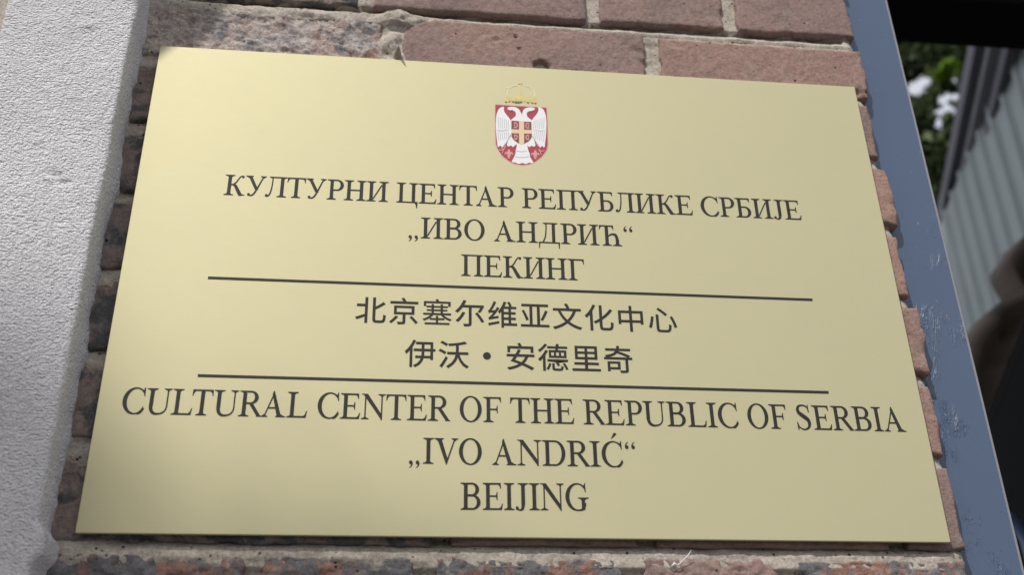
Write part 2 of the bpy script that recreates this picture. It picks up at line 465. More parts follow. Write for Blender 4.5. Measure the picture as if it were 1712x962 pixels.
# rough clot of mortar in the perpend left of the middle
clot = np.exp(-(((X + 0.106) / 0.013) ** 4)) * (Z > 0.19) * (Z < 0.262)
dep = dep - clot * (0.0045 + 0.004 * fbm(X, Z * 0, Z, 110, 4, 12))
P = np.stack([X, FACE + dep, Z], -1) - np.array(WOFF)
mo = link('mortar', grid_mesh('mortar', P[::-1]), M['mortar'], wall)
link('wall_core', box_mesh('wall_core', tuple(Vector((-0.36, FACE + 0.022, GROUND)) - WOFF), tuple(Vector((0.2978, 0.24, 1.31)) - WOFF)), M['mortar'], wall)
# spur of mortar that stands out over the plaque's upper edge
sp = Vector((-0.1035, FACE, 0.2065)) - WOFF
link('mortar_chip', tube('mortar_chip', [sp + Vector(v) for v in ((0, .004, 0), (0.0005, -.004, .0008), (0.001, -.010, .0005), (0.0012, -.016, -.0002))], [.0045, .0035, .0018, .0003], 7), M['mortar'], wall)

# ------------------------------------------------------------------ stuccoed pilaster on the left
PD = 0.032
px0, px1 = -0.4105, -0.3115
zsp = np.concatenate([np.arange(GROUND, -0.34, 0.012), np.arange(-0.34, 0.36, 0.0016), np.arange(0.36, 1.31, 0.012)])
prof = []     # (x, depth from brick face outward)
for k in range(5): prof.append((px0, PD * k / 5))
for k in range(6): w = math.pi / 2 * k / 5; prof.append((px0 + 0.005 * (1 - math.cos(w)), PD - 0.005 + 0.005 * math.sin(w)))
nx = 56
for k in range(1, nx): prof.append((px0 + 0.005 + (px1 - px0 - 0.0085) * k / nx, PD))
for k in range(8): w = math.pi / 2 * (1 - k / 7); prof.append((px1 - 0.0035 + 0.0035 * math.cos(w), PD - 0.0035 + 0.0035 * math.sin(w)))
for k in range(1, 15): prof.append((px1, (PD - 0.0035) * (1 - k / 14) - 0.004 * (k == 14)))
prof = np.array(prof)
Xp = np.repeat(prof[:, 0][:, None], len(zsp), 1); Dp = np.repeat(prof[:, 1][:, None], len(zsp), 1)
Zp = np.repeat(zsp[None, :], len(prof), 0)
nn = fbm(Xp, Dp, Zp * 1.1, 330, 2, 41) * 0.0007 + fbm(Xp, Dp, Zp, 26, 3, 44) * 0.0008 + np.clip(fbm(Xp, Dp, Zp * 1.5, 70, 3, 49) - .35, 0, 1) * .003
side = np.clip((Xp - (px1 - 0.005)) / 0.005, 0, 1)
root = np.clip(1 - Dp / 0.010, 0, 1) * side
for cx_, cz_, rr_, hh_ in ((-0.3455, 0.0548, .0045, -.0022), (-0.3375, 0.0478, .0040, -.0026), (-0.350, 0.050, .003, .0015), (-0.3935, -0.0085, .0035, -.0030), (-0.389, -0.013, .0045, .0016), (-0.345, 0.195, .007, .0016), (-0.362, 0.083, .005, .0014), (-0.352, -0.115, .005, .0012), (-0.337, -0.005, .0035, -.0016)):
    nn = nn + hh_ * np.exp(-(((Xp - cx_) / rr_) ** 2 + ((Zp - cz_) / (rr_ * .6)) ** 2))
Dn = Dp + nn * (1 - side)
Xn = Xp + nn * side * 0.9 + root * (fbm(Xp * 0, Dp, Zp, 45, 5, 47) * 0.0034 + 0.0006) + side * fbm(Xp * 0, Dp * 0, Zp, 14, 3, 50) * 0.0014
bulge = np.exp(-(((Zp + 0.2125) / 0.0105) ** 4)) * side
Xn = Xn + bulge * 0.006
Pp = np.stack([Xn, FACE - Dn, Zp - GROUND], -1); Pp[:, :, 1] -= FACE
pil = link('stucco_pilaster', grid_mesh('stucco_pilaster', Pp), M['stucco'])
pil.location = (0, FACE, GROUND)
tag(pil, 'rough pale grey stucco pilaster left of the brass plaque', 'pilaster')
# darker wall beyond the pilaster
lw = link('side_wall', box_mesh('side_wall', (-3.4, 0.02, GROUND), (-0.409, 0.24, 1.31), 0.004), M['mortar'])
tag(lw, 'plain mortar coloured wall beyond the left edge of the pilaster', 'wall')
# unseen upper facade, added above the frame to keep the yard behind in shade
fa = link('shading_facade', box_mesh('shading_facade', (-9.0, 0.03, 1.312), (7.0, 0.24, 8.0), 0.004), M['mortar'])
tag(fa, 'plain unseen upper facade added above the brick wall and lintel to shade the yard', 'wall')
oh = empty('reflected_house', (-9.0, -15.0, GROUND), 'unseen dull brown two storey house added across the street to darken reflections', 'house')  # unseen house, added to darken low reflections in the brass
link('wall', box_mesh('wall', (-9, -3, 0), (9.5, 3, 6.2), .02), M['brick_brown'], oh)
for wx_ in (-7, -4, -1, 2, 5, 8):
    for wz_ in (1.0, 4.0):
        link('window', box_mesh('window', (wx_ - .5, 2.98, wz_), (wx_ + .5, 3.05, wz_ + 1.3), .01), M['black'], oh)
# unseen timber added and shaped to cast the shadow at the plaque's upper left
R_, Q_ = 0.65, 1.3
def sun_sweep(D, pts): return [(x - R_ * D, FACE - D, z + Q_ * D) for x, z in pts]
rp = [(-0.242, 0.262), (-0.268, 0.208), (-0.292, 0.178), (-0.300, 0.19), (-0.306, 0.262), (-0.306, 0.36), (-0.215, 0.36), (-0.225, 0.30)]
a_ = sun_sweep(0.42, rp); b_ = sun_sweep(0.45, rp)
caster = empty('shadow_caster', (0, FACE, 1.31), 'unseen dark timber bracket projecting from the facade above the plaque', 'blocker')
V = [Vector(v) - Vector((0, FACE, 1.31)) for v in a_ + b_]
n6 = len(rp)
F = [tuple(range(n6)), tuple(range(n6, 2 * n6))[::-1]] + [(i, i + n6, (i + 1) % n6 + n6, (i + 1) % n6) for i in range(n6)]
link('shadow_outline', mesh('shadow_outline', V, F), M['baffle'], caster)
cx_, cz_ = -0.260 - R_ * .435, 0.36 + Q_ * .435
link('caster_arm', box_mesh('caster_arm', (cx_ - .035, -0.46, cz_ - 1.31 - .004), (cx_ + .035, 0.2, cz_ - 1.31 + .1), 0.004), M['baffle'], caster)

# ------------------------------------------------------------------ blue post right of the wall
post = empty('blue_post', (0.328, 0.02, GROUND), 'blue painted steel door post with wrinkled paint right of the bricks', 'post')
bm = bmesh.new(); bmesh.ops.create_cube(bm, size=1)
lo = (-0.030, 0.0, 0.0); hi = (0.0285, 0.07, 3.2)
for v in bm.verts: v.co = Vector([lo[i] + (v.co[i] + .5) * (hi[i] - lo[i]) for i in range(3)])
bmesh.ops.bevel(bm, geom=[e for e in bm.edges if abs((e.verts[0].co - e.verts[1].co).z) > 1], offset=0.0012, segments=2, affect='EDGES')
me = bpy.data.meshes.new('post_shaft'); bm.to_mesh(me); bm.free()
ps = link('post_shaft', me, M['paint'], post)
# object texture origin at ground: keep wrinkles low in the picture
ps.data.transform(Matrix.Translation((0, 0, GROUND))); ps.location = (0, 0, -GROUND)
link('edge_highlight', box_mesh('edge_highlight', (0.0272, -0.0004, 0), (0.0290, 0.004, 3.2), 0.0004, 1), M['paint_edge'], post)  # pale strip drawn as the post edge's highlight
# paint runs and blisters that stand off the face
rr = random.Random(11)
V = []; F = []
for cxx, czz, cnt, sx, sz in ((0.325, -0.19, 26, .010, .030), (0.317, -0.115, 14, .006, .018), (0.335, 0.05, 14, .003, .045), (0.318, -0.06, 8, .006, .01), (0.332, 0.115, 7, .006, .02), (0.345, -0.2, 5, .004, .012), (0.336, .25, 2, .006, .012), (0.322, -0.235, 16, .008, .02)):
    for _ in range(cnt):
        x = rr.gauss(cxx, sx); z = rr.gauss(czz, sz); ln = rr.uniform(.0015, .008); w = rr.uniform(.0004, .0009)
        if not .302 < x < .350: continue
        k0 = len(V); tilt = rr.uniform(-.35, .35)
        for t in range(5):
            u = t / 4 - .5; ww = w * (1 - (2 * u) ** 2) + 0.00005; hx = x + tilt * u * ln + rr.uniform(-.0003, .0003)
            for s, hgt in ((-1, 0), (0, 1), (1, 0)):
                V.append((hx + s * ww - .328, -hgt * ww * .55 + .0001, z + u * ln - GROUND))
            if t:
                b = k0 + t * 3
                F += [(b - 3, b - 2, b + 1, b), (b - 2, b - 1, b + 2, b + 1)]
dr = link('paint_drips', mesh('paint_drips', V, F, True), M['paint'], post)
dr['kind'] = 'stuff'

# ------------------------------------------------------------------ lettering (hand drawn serif capitals, 1000 units to the em)
def ell(cx, cy, rx, ry, n=40, a0=0, a1=360):
    return [(cx + rx * math.cos(math.radians(a0 + (a1 - a0) * i / n)), cy + ry * math.sin(math.radians(a0 + (a1 - a0) * i / n))) for i in range(n + (0 if a1 - a0 == 360 else 1))]
def rect(x0, y0, x1, y1): return [(x0, y0), (x1, y0), (x1, y1), (x0, y1)]
def cr_spline(pts, n=8):
    out = []
    P = [pts[0]] + list(pts) + [pts[-1]]
    for i in range(1, len(P) - 2):
        p0, p1, p2, p3 = P[i - 1], P[i], P[i + 1], P[i + 2]
        for k in range(n):
            t = k / n
            out.append(tuple(0.5 * ((2 * b) + (-a + c) * t + (2 * a - 5 * b + 4 * c - d) * t * t + (-a + 3 * b - 3 * c + d) * t ** 3) for a, b, c, d in zip(p0, p1, p2, p3)))
    out.append(tuple(pts[-1])); return out
def brush(pts, n=8):          # pts: (x, y, width)
    s = cr_spline(pts, n); L = []; R = []
    for i, (x, y, w) in enumerate(s):
        a = s[max(0, i - 1)]; b = s[min(len(s) - 1, i + 1)]
        dx, dy = b[0] - a[0], b[1] - a[1]; d = math.hypot(dx, dy) or 1
        L.append((x - dy / d * w / 2, y + dx / d * w / 2)); R.append((x + dy / d * w / 2, y - dx / d * w / 2))
    return [('+', [L[i], L[i + 1], R[i + 1], R[i]]) for i in range(len(s) - 1)]
ST, SR, TH = 108, 24, 44
def serif(x0, x1, y, up, l=95, r=95):   # x0..x1 = stem, up=+1 when the stem rises from y
    h = SR * up
    pts = [(x0 - l, y), (x1 + r, y), (x1 + r, y + h)]
    pts += [(x1 + r * (1 - t) * (1 - t * .35), y + h + up * 46 * t * t) for t in (.45, .7, .85, 1)] if r > 5 else []
    pts += [(x0 - l * (1 - t) * (1 - t * .35), y + h + up * 46 * t * t) for t in (1, .85, .7, .45)] if l > 5 else []
    pts += [(x0 - l, y + h)]
    return [('+', pts)]
def stem(x, w=ST, y0=0, y1=662, bot=(95, 95), top=(95, 95)):
    o = [('+', rect(x, y0, x + w, y1))]
    if bot: o += serif(x, x + w, y0, 1, *bot)
    if top: o += serif(x, x + w, y1, -1, *top)
    return o
def diag(xb, yb, xt, yt, w):   # parallelogram, w = horizontal width
    return [('+', [(xb, yb), (xb + w, yb), (xt + w, yt), (xt, yt)])]
def arm_top(x0, x1, drop=140, y=662):
    return [('+', [(x0, y), (x1, y), (x1 + 6, y - drop), (x1 - 16, y - drop), (x1 - 38, y - 72), (x1 - 80, y - 42), (x0, y - TH)])]
def arm_bot(x0, x1, rise=155):
    return [('+', [(x0, 0), (x1 - 30, 0), (x1, rise), (x1 - 24, rise), (x1 - 58, 78), (x1 - 110, 42), (x0, TH)])]
def ball(x, y, r=44): return [('+', ell(x, y, r, r, 18))]
def bowl(xs, x1, y0, y1, w=ST, t=TH):   # right bowl springing from a stem at xs
    cy = (y0 + y1) / 2; ry = (y1 - y0) / 2; rx = min((x1 - xs) * .62, ry * 1.25); cx = x1 - rx
    out = [(xs, y0)] + ell(cx, cy, rx, ry, 26, -90, 90) + [(xs, y1)]
    rxi = rx - w; ryi = ry - t
    inn = [(xs, y0 + t)] + ell(x1 - w - rxi * 1.0, cy, rxi, ryi, 26, -90, 90) + [(xs, y1 - t)]
    return [('+', out), ('-', inn)]
G = {}
def g_I(): return 333, stem(116)
def g_H(): return 722, stem(108) + stem(512) + [('+', rect(200, 316, 520, 356))]
def g_E(): return 611, stem(112, top=(95, 0), bot=(95, 0)) + arm_top(200, 540) + arm_bot(200, 597) + [('+', rect(200, 318, 400, 356)), ('+', [(400, 318), (424, 238), (444, 238), (444, 436), (424, 436), (400, 356)])]
def g_F(): return 556, stem(112, top=(95, 0)) + arm_top(200, 540) + [('+', rect(200, 316, 400, 354)), ('+', [(400, 316), (422, 236), (442, 236), (442, 434), (422, 434), (400, 354)])]
def g_L(): return 611, stem(112, bot=(95, 0)) + arm_bot(200, 598, 174)
def g_T(): return 611, stem(255, top=None) + [('+', [(17, 662), (593, 662), (600, 500), (578, 500), (562, 560), (535, 605), (490, 622), (120, 622), (75, 605), (48, 560), (32, 500), (10, 500)])]
def g_G_cyr(): return 578, stem(112, top=(95, 0)) + arm_top(200, 545, 165)
def g_P_cyr(): return 722, stem(108, top=(95, 0)) + stem(512, top=(0, 95)) + [('+', rect(150, 622, 560, 662))]
def g_TS(): return 722, stem(108, bot=(95, 0)) + stem(512, bot=(0, 0)) + [('+', rect(150, 0, 640, 40)), ('+', [(600, 40), (706, 40), (706, -20), (692, -170), (668, -170), (650, -60), (600, 0)])]
def g_Pr(): return 556, stem(112, top=(95, 0)) + bowl(200, 545, 292, 662) + [('+', rect(112, 0, 214, 662))]
def g_B(): return 640, bowl(200, 552, 334, 662) + bowl(200, 592, 0, 368, 108) + stem(112, top=(95, 0), bot=(95, 0)) 
def g_R(): return 667, bowl(200, 555, 318, 662) + stem(112, top=(95, 0)) + diag(535, 19, 290, 335, 118) + [('+', [(520, 0), (672, 0), (672, 19), (640, 30), (560, 60)])]
def g_D(): return 722, bowl(200, 688, 0, 662, 108) + stem(112, top=(95, 0), bot=(95, 0))
def g_BE(): return 590, bowl(200, 548, 0, 378) + stem(112, top=(95, 0), bot=(95, 0)) + arm_top(200, 520, 135)
def g_K_cyr(): return 667, stem(112) + brush([(205, 338, 44), (300, 360, 44), (385, 450, 40), (450, 560, 36), (500, 620, 34), (545, 628, 36)]) + ball(572, 612, 42) + brush([(285, 350, 60), (360, 300, 92), (450, 150, 108), (520, 40, 110), (570, 8, 40)], 8) + [('+', [(500, 0), (668, 0), (668, 19), (620, 30), (560, 60)])]
def g_U_cyr(): return 690, diag(330, 215, 92, 650, 112) + serif(96, 190, 662, -1, 80, 62) + [('+', rect(96, 640, 190, 662))] + serif(565, 598, 662, -1, 78, 72) + brush([(580, 655, 38), (490, 450, 42), (400, 245, 50), (320, 90, 50), (245, 22, 44), (180, 22, 40)]) + ball(150, 46, 46)
def g_L_cyr(): return 690, stem(492, top=(0, 95)) + [('+', rect(170, 622, 560, 662))] + serif(215, 240, 662, -1, 85, 0) + brush([(236, 640, 36), (228, 400, 38), (200, 180, 42), (150, 50, 44), (95, 18, 42)]) + ball(72, 40, 46)
def g_I_cyr(): return 722, stem(108) + stem(512) + diag(205, 82, 478, 545, 44)
def g_A(): return 722, diag(86, 8, 326, 600, 38) + [('+', [(468, 8), (592, 8), (352, 676), (330, 676), (296, 590)])] + [('+', rect(190, 214, 500, 254))] + serif(82, 126, 0, 1, 66, 74) + serif(485, 600, 0, 1, 60, 104)
def g_O(): return 722, [('+', ell(361, 331, 327, 345, 56)), ('-', ell(361, 331, 215, 310, 48))]
def g_C():
    return 667, [('+', ell(372, 331, 344, 345, 60)), ('-', ell(392, 331, 246, 309, 52)), ('-', [(510, 331), (720, 60), (800, 300), (800, 700), (590, 560)]), ('-', rect(628, -40, 760, 700)), ('+', [(560, 585), (590, 640), (604, 676), (624, 676), (634, 452), (610, 452), (590, 530)])] + brush([(470, -1, 34), (540, 22, 40), (600, 74, 34), (645, 142, 22)])
def g_GG():
    w, o = g_C()
    return 722, o[:3] + [('-', rect(628, -40, 760, 700)), o[4]] + [('+', rect(500, 55, 600, 300))] + serif(500, 600, 318, -1, 95, 110) + [('+', rect(500, 280, 600, 318))] + brush([(400, 2, 34), (480, 8, 40), (550, 30, 48), (598, 56, 52)])
def g_S():
    return 556, brush([(462, 520, 22), (430, 590, 30), (370, 640, 38), (270, 656, 42), (170, 630, 62), (122, 545, 92), (150, 450, 104), (270, 365, 116), (400, 270, 110), (440, 165, 96), (400, 62, 66), (300, 6, 44), (210, 8, 38), (120, 60, 30), (68, 170, 22)], 7) + [('+', [(440, 676), (462, 676), (474, 468), (450, 468), (425, 580)]), ('+', [(60, -14), (84, -14), (110, 80), (76, 204), (52, 204)])]
def g_U(): return 722, stem(108, y0=210, bot=None) + stem(580, 38, y0=210, bot=None, top=(92, 82)) + brush([(159, 250, 102), (163, 170, 100), (200, 75, 88), (285, 18, 62), (390, 14, 44), (500, 42, 40), (572, 110, 38), (598, 190, 38), (599, 240, 38)], 6)
def g_N(): return 722, [('+', rect(110, 0, 148, 640))] + serif(110, 148, 0, 1, 92, 88) + serif(588, 626, 662, -1, 92, 84) + [('+', rect(588, -10, 626, 662)), ('+', [(14, 662), (190, 662), (626, 110), (626, -12), (606, -12), (108, 590), (70, 640), (14, 643)])]
def g_V(): return 722, [('+', [(92, 650), (216, 650), (398, 130), (372, -11), (350, -11)]), ('+', [(350, -11), (372, -11), (618, 650), (580, 650), (372, 110)])] + serif(96, 210, 662, -1, 80, 70) + serif(582, 616, 662, -1, 76, 80)
def g_J(): return 400, stem(190, y0=130, bot=None) + brush([(241, 200, 102), (240, 120, 98), (220, 40, 80), (160, 2, 44), (100, 8, 38)], 6) + ball(68, 46, 46)
def g_D_cyr(): return 722, [('+', rect(455, 30, 557, 662)), ('+', rect(215, 622, 560, 662))] + serif(250, 270, 662, -1, 85, 0) + serif(455, 557, 662, -1, 0, 92) + brush([(272, 640, 36), (262, 400, 38), (230, 190, 40), (160, 40, 40)]) + [('+', rect(40, 0, 680, 40)), ('+', [(16, 40), (80, 40), (60, -30), (48, -165), (26, -165)]), ('+', [(640, 40), (704, 40), (694, -165), (672, -165), (655, -30)])]
def g_TSH(): return 760, stem(200, top=None) + [('+', [(17, 662), (480, 662), (488, 520), (466, 520), (450, 575), (420, 612), (380, 622), (120, 622), (75, 612), (48, 575), (32, 520), (10, 520)])] + brush([(290, 290, 30), (360, 350, 46), (450, 378, 60), (540, 352, 84), (580, 270, 98), (590, 180, 102)]) + stem(540, y0=0, y1=210, top=None, bot=(95, 95))
def g_acC():
    w, o = g_C(); return w, o + [('+', [(330, 735), (352, 735), (500, 850), (470, 895), (415, 885)])]
def comma(x, y, s=1): return [('+', ell(x, y, 50, 50, 18))] + brush([(x + 20, y + 5, 62), (x + 32, y - 35, 50), (x + 12, y - 95, 28), (x - 40, y - 135, 12)], 5)
def six(x, y): return [('+', ell(x, y, 50, 50, 18))] + brush([(x - 20, y - 5, 62), (x - 32, y + 35, 50), (x - 12, y + 95, 28), (x + 40, y + 135, 12)], 5)
def g_lq(): return 430, comma(110, 30) + comma(300, 30)
def g_rq(): return 430, six(120, 520) + six(310, 520)
GL = {'I': g_I, 'H': g_H, 'Н': g_H, 'E': g_E, 'Е': g_E, 'F': g_F, 'L': g_L, 'T': g_T, 'Т': g_T, 'Г': g_G_cyr, 'П': g_P_cyr, 'Ц': g_TS,
      'P': g_Pr, 'Р': g_Pr, 'B': g_B, 'В': g_B, 'R': g_R, 'D': g_D, 'Б': g_BE, 'К': g_K_cyr, 'У': g_U_cyr, 'Л': g_L_cyr, 'И': g_I_cyr,
      'A': g_A, 'А': g_A, 'O': g_O, 'О': g_O, 'C': g_C, 'С': g_C, 'G': g_GG, 'S': g_S, 'U': g_U, 'N': g_N, 'V': g_V, 'J': g_J, 'Ј': g_J,
      'Д': g_D_cyr, 'Ћ': g_TSH, 'Ć': g_acC, '„': g_lq, '“': g_rq}

def inside(p, poly):
    x, y = p; c = False; n = len(poly); j = n - 1
    for i in range(n):
        xi, yi = poly[i]; xj, yj = poly[j]
        if (yi > y) != (yj > y) and x < (xj - xi) * (y - yi) / (yj - yi) + xi: c = not c
        j = i
    return c
def union(ops, dedupe=0.01):
    """ordered +/- polygons -> (verts, triangles) of the resulting flat shape"""
    verts = []; edges = []
    for _, poly in ops:
        k = len(verts); n = len(poly)
        verts += [Vector(p) for p in poly]
        edges += [(k + i, k + (i + 1) % n) for i in range(n)]
    r = delaunay_2d_cdt(verts, edges, [], 0, dedupe)
    V, T = r[0], r[2]
    boxes = [(min(p[0] for p in q), max(p[0] for p in q), min(p[1] for p in q), max(p[1] for p in q)) for _, q in ops]
    keep = []
    for t in T:
        c = sum((V[i] for i in t), Vector((0, 0))) / len(t); s = False
        for (op, poly), b in zip(ops, boxes):
            if b[0] <= c.x <= b[1] and b[2] <= c.y <= b[3] and inside(c, poly): s = (op == '+')
        if s: keep.append(tuple(t))
    return [tuple(v) for v in V], keep

def extrude_flat(V, T, y_front, y_back):
    """flat x,z shape facing -Y with thickness"""
    used = sorted({i for t in T for i in t}); mp = {i: k for k, i in enumerate(used)}
    n = len(used)
    verts = [(V[i][0], y_front, V[i][1]) for i in used] + [(V[i][0], y_back, V[i][1]) for i in used]
    faces = []; cnt = {}
    for t in T:
        a, b, c = (V[i] for i in t[:3])
        if (b[0] - a[0]) * (c[1] - a[1]) - (b[1] - a[1]) * (c[0] - a[0]) < 0: t = t[::-1]
        f = [mp[i] for i in t]; faces.append(f)
        for i in range(len(f)):
            e = (f[i], f[(i + 1) % len(f)]); cnt[e] = cnt.get(e, 0) + 1
    for (a, b) in list(cnt):
        if (b, a) not in cnt: faces.append([b, a, a + n, b + n])
    return verts, faces
cache = {}
def glyph(ch):
    if ch not in cache:
        w, ops = GL[ch](); V, T = union(ops, 0.5)
        xs_ = [V[i][0] for t in T for i in t]
        cache[ch] = (w, V, T, min(xs_), max(xs_))
    return cache[ch]
KERN = {('Т', 'А'): -60, ('R', 'A'): -20, ('У', 'Л'): -50, ('К', 'У'): -20, ('Т', 'У'): -20, ('L', 'T'): -60, ('П', 'У'): -30, ('I', 'V'): -10, ('V', 'O'): -40}

plaque = empty('brass_plaque', (0, 0, 0), 'brass plaque with Serbian crest and lettering in Cyrillic, Chinese and Latin', 'plaque')
plate = link('plate', box_mesh('plate', (-0.295, 0.0, -0.2), (0.295, 0.0028, 0.2), 0.0005, 2), M['brass'], plaque)
for sx in (-1, 1):
    for sz in (-1, 1):
        link('spacer', tube('spacer', [(sx * .27, .0029, sz * .175), (sx * .27, .012, sz * .175)], .006, 12), M['galv_mid'], plaque)

HT = 0.00022
def text_line(s, xl, xr, zl, zr, cap):
    """baseline from (xl,zl) to (xr,zr); capitals cap metres high"""
    x = 0; items = []; prev = None
    for ch in s:
        if ch == ' ': x += 250; prev = None; continue
        w, V, T, mn, mx = glyph(ch)
        x += KERN.get((prev, ch), 0)
        items.append((x, ch)); x += w; prev = ch
    first = glyph(items[0][1]); last = glyph(items[-1][1])
    a = items[0][0] + first[3]; b = items[-1][0] + last[4]
    sx = (xr - xl) / (b - a); sz = cap / 662.0
    AV = []; AF = []
    for gx, ch in items:
        w, V, T, mn, mx = glyph(ch)
        VV = []
        for (px_, py_) in V:
            X_ = xl + (gx + px_ - a) * sx
            VV.append((X_, zl + (zr - zl) * (X_ - xl) / (xr - xl) + py_ * sz))
        v, f = extrude_flat(VV, T, -HT, 0.0001)
        k = len(AV); AV += v; AF += [[i + k for i in q] for q in f]
    o = link('lettering', mesh('lettering', AV, AF), M['ink'], plaque)
    o['label'] = 'black engraved text reading ' + s
    return o
text_line('КУЛТУРНИ ЦЕНТАР РЕПУБЛИКЕ СРБИЈЕ', -0.2298, 0.2262, 0.0596, 0.0602, 0.0183)
text_line('„ИВО АНДРИЋ“', -0.0890, 0.0855, 0.0286, 0.0288, 0.0184)
text_line('ПЕКИНГ', -0.0488, 0.0454, -0.0026, -0.0028, 0.0184)
text_line('CULTURAL CENTER OF THE REPUBLIC OF SERBIA', -0.2789, 0.2786, -0.1184, -0.1188, 0.0189)
text_line('„IVO ANDRIĆ“', -0.0838, 0.0745, -0.1498, -0.1496, 0.0186)
text_line('BEIJING', -0.0484, 0.0394, -0.1815, -0.1808, 0.0188)

def cjk_line(chars, centres, z, size):
    AV = []; AF = []
    for ch, cx in zip(chars, centres):
        cu_ = bpy.data.curves.new('han', 'FONT'); cu_.body = ch; cu_.size = size
        cu_.offset = 0.0 if ch == '塞' else size * 0.006; cu_.resolution_u = 3; cu_.fill_mode = 'FRONT'
        ob = bpy.data.objects.new('han', cu_); COL.objects.link(ob)
        m_ = bpy.data.meshes.new_from_object(ob.evaluated_get(bpy.context.evaluated_depsgraph_get()))
        bpy.data.objects.remove(ob)
        v2 = [v.co for v in m_.vertices]
        xm = size * 0.5
        VV = [(v.x - xm + cx, v.y - size * 0.365 + z) for v in v2]
        T = [tuple(p.vertices) for p in m_.polygons]
        v, f = extrude_flat(VV, T, -HT, 0.0001)
        k = len(AV); AV += v; AF += [[i + k for i in q] for q in f]
    return AV, AF
c4 = [-0.1147 + 0.02418 * i for i in range(10)]
AV, AF = cjk_line('北京塞尔维亚文化中心', c4, -0.0342, 0.0231)
o = link('lettering', mesh('lettering', AV, AF), M['ink'], plaque); o['label'] = 'black Chinese text, upper of the two lines'
AV, AF = cjk_line('伊沃安德里奇', [-0.0778, -0.0539, -0.0053, 0.0187, 0.0430, 0.0669], -0.0678, 0.0231)
dv, df = extrude_flat([(-0.0298 + x, -0.0678 + y) for x, y in ell(0, 0, .0029, .0029, 24)], [tuple(range(24))], -HT, 0.0001)
k = len(AV); AV += dv; AF += [[i + k for i in q] for q in df]
o = link('lettering', mesh('lettering', AV, AF), M['ink'], plaque); o['label'] = 'black Chinese text with a round dot, lower line'
for z, x0, x1 in ((-0.0122, -0.2331, 0.2236), (-0.0892, -0.2313, 0.2240)):
    link('rule', box_mesh('rule', (x0, -HT, z - 0.00105), (x1, 0.0001, z + 0.00105)), M['ink'], plaque)

# ------------------------------------------------------------------ coat of arms, drawn in its own units (x right, y down) and laid on the plate
arms = empty('coat_of_arms', (0, 0, 0), parent=plaque)
arms['label'] = 'small red shield with white two headed eagle under a faded gold crown'
def E2(x, y):       # drawing units -> plate metres
    x -= 500; y -= 500
    return (-0.00172 + (0.0873 * x - 0.00224 * y) / 1000, 0.13995 + (0.0046 * x - 0.1057 * y) / 1000)
def crest(name, ops, mat, lvl, brushes=()):
    ops = list(ops)
    V, T = union(ops, 0.2)
    v, f = extrude_flat([E2(*p) for p in V], [t[::-1] for t in T], -0.0001 - lvl * 0.00009, 0.0001)
    return link(name, mesh(name, v, f), M[mat], arms)
def mir(pts, c=517): return [(2 * c - x, y) for x, y in pts]
def P_(pts): return [('+', pts)]
def sm(pts, n=6):
    L = list(pts) + [pts[0]]
    P = [pts[-1]] + L + [pts[1]]; out = []
    for i in range(1, len(P) - 2):
        p0, p1, p2, p3 = P[i - 1], P[i], P[i + 1], P[i + 2]
        for k in range(n):
            t = k / n
            out.append(tuple(0.5 * (2 * b + (-a + c) * t + (2 * a - 5 * b + 4 * c - d) * t * t + (-a + 3 * b - 3 * c + d) * t ** 3) for a, b, c, d in zip(p0, p1, p2, p3)))
    return out
sh = [(266, 305), (510, 318), (764, 330), (770, 500), (770, 690), (758, 740), (715, 800), (650, 850), (590, 874), (528, 882), (460, 872), (400, 845), (335, 795), (292, 730), (275, 680), (268, 500)]
crest('shield_rim', P_(sh), 'e_pink', 0)
shi = [(517 + (x - 517) * .975, 580 + (y - 580) * .975) for x, y in sh]
crest('shield', P_(shi), 'e_red', 1)
lwing = sm([(352, 332), (310, 348), (286, 400), (278, 470), (280, 560), (290, 650), (300, 712), (322, 700), (340, 716), (362, 696), (384, 662), (404, 630), (414, 600), (418, 540), (420, 480), (404, 440), (368, 398), (352, 362)], 4)
rwing = mir(lwing)
body = sm([(440, 440), (462, 420), (466, 392), (452, 372), (420, 366), (392, 356), (388, 340), (420, 330), (460, 334), (492, 352), (512, 380), (524, 380), (545, 352), (580, 336), (615, 334), (646, 342), (640, 358), (612, 368), (584, 374), (570, 394), (576, 424), (600, 446), (622, 470), (630, 560), (600, 650), (560, 690), (475, 690), (430, 640), (412, 560), (416, 470)], 4)
tail = sm([(484, 676), (560, 676), (576, 712), (584, 745), (596, 775), (600, 805), (622, 842), (628, 862), (590, 856), (560, 868), (528, 860), (495, 868), (468, 858), (430, 848), (446, 815), (462, 775), (466, 745), (474, 712)], 4)
lleg = sm([(412, 618), (384, 690), (400, 706), (425, 700), (440, 712), (468, 684), (452, 650)], 4)
rleg = mir(lleg)
crest('eagle', P_(body) + P_(lwing) + P_(rwing) + P_(tail) + P_(lleg) + P_(rleg), 'e_white', 2)
fl = []
for k in range(6):
    x = 300 + k * 19
    for b in (brush([(x, 430 + k * 6, 4), (x + 2, 500, 5), (x + 6, 540, 4)], 4), brush([(x - 2, 565, 4), (x + 4, 620, 5), (x + 8, 660 - k * 6, 4)], 4)):
        fl += b; fl += [(q[0], mir(q[1])) for q in b]
fl += brush([(290, 556, 5), (330, 560, 6), (400, 552, 4)], 4) + brush([(634, 552, 5), (700, 560, 6), (744, 556, 4)], 4)
fl += brush([(470, 748, 5), (520, 756, 6), (570, 748, 5)], 4) + brush([(458, 800, 5), (520, 810, 6), (590, 800, 5)], 4)
fl += brush([(412, 612, 9), (385, 660, 8), (345, 715, 6)], 4) + brush([(630, 620, 9), (660, 670, 8), (690, 712, 6)], 4)
crest('feathers', fl, 'e_grey', 3)
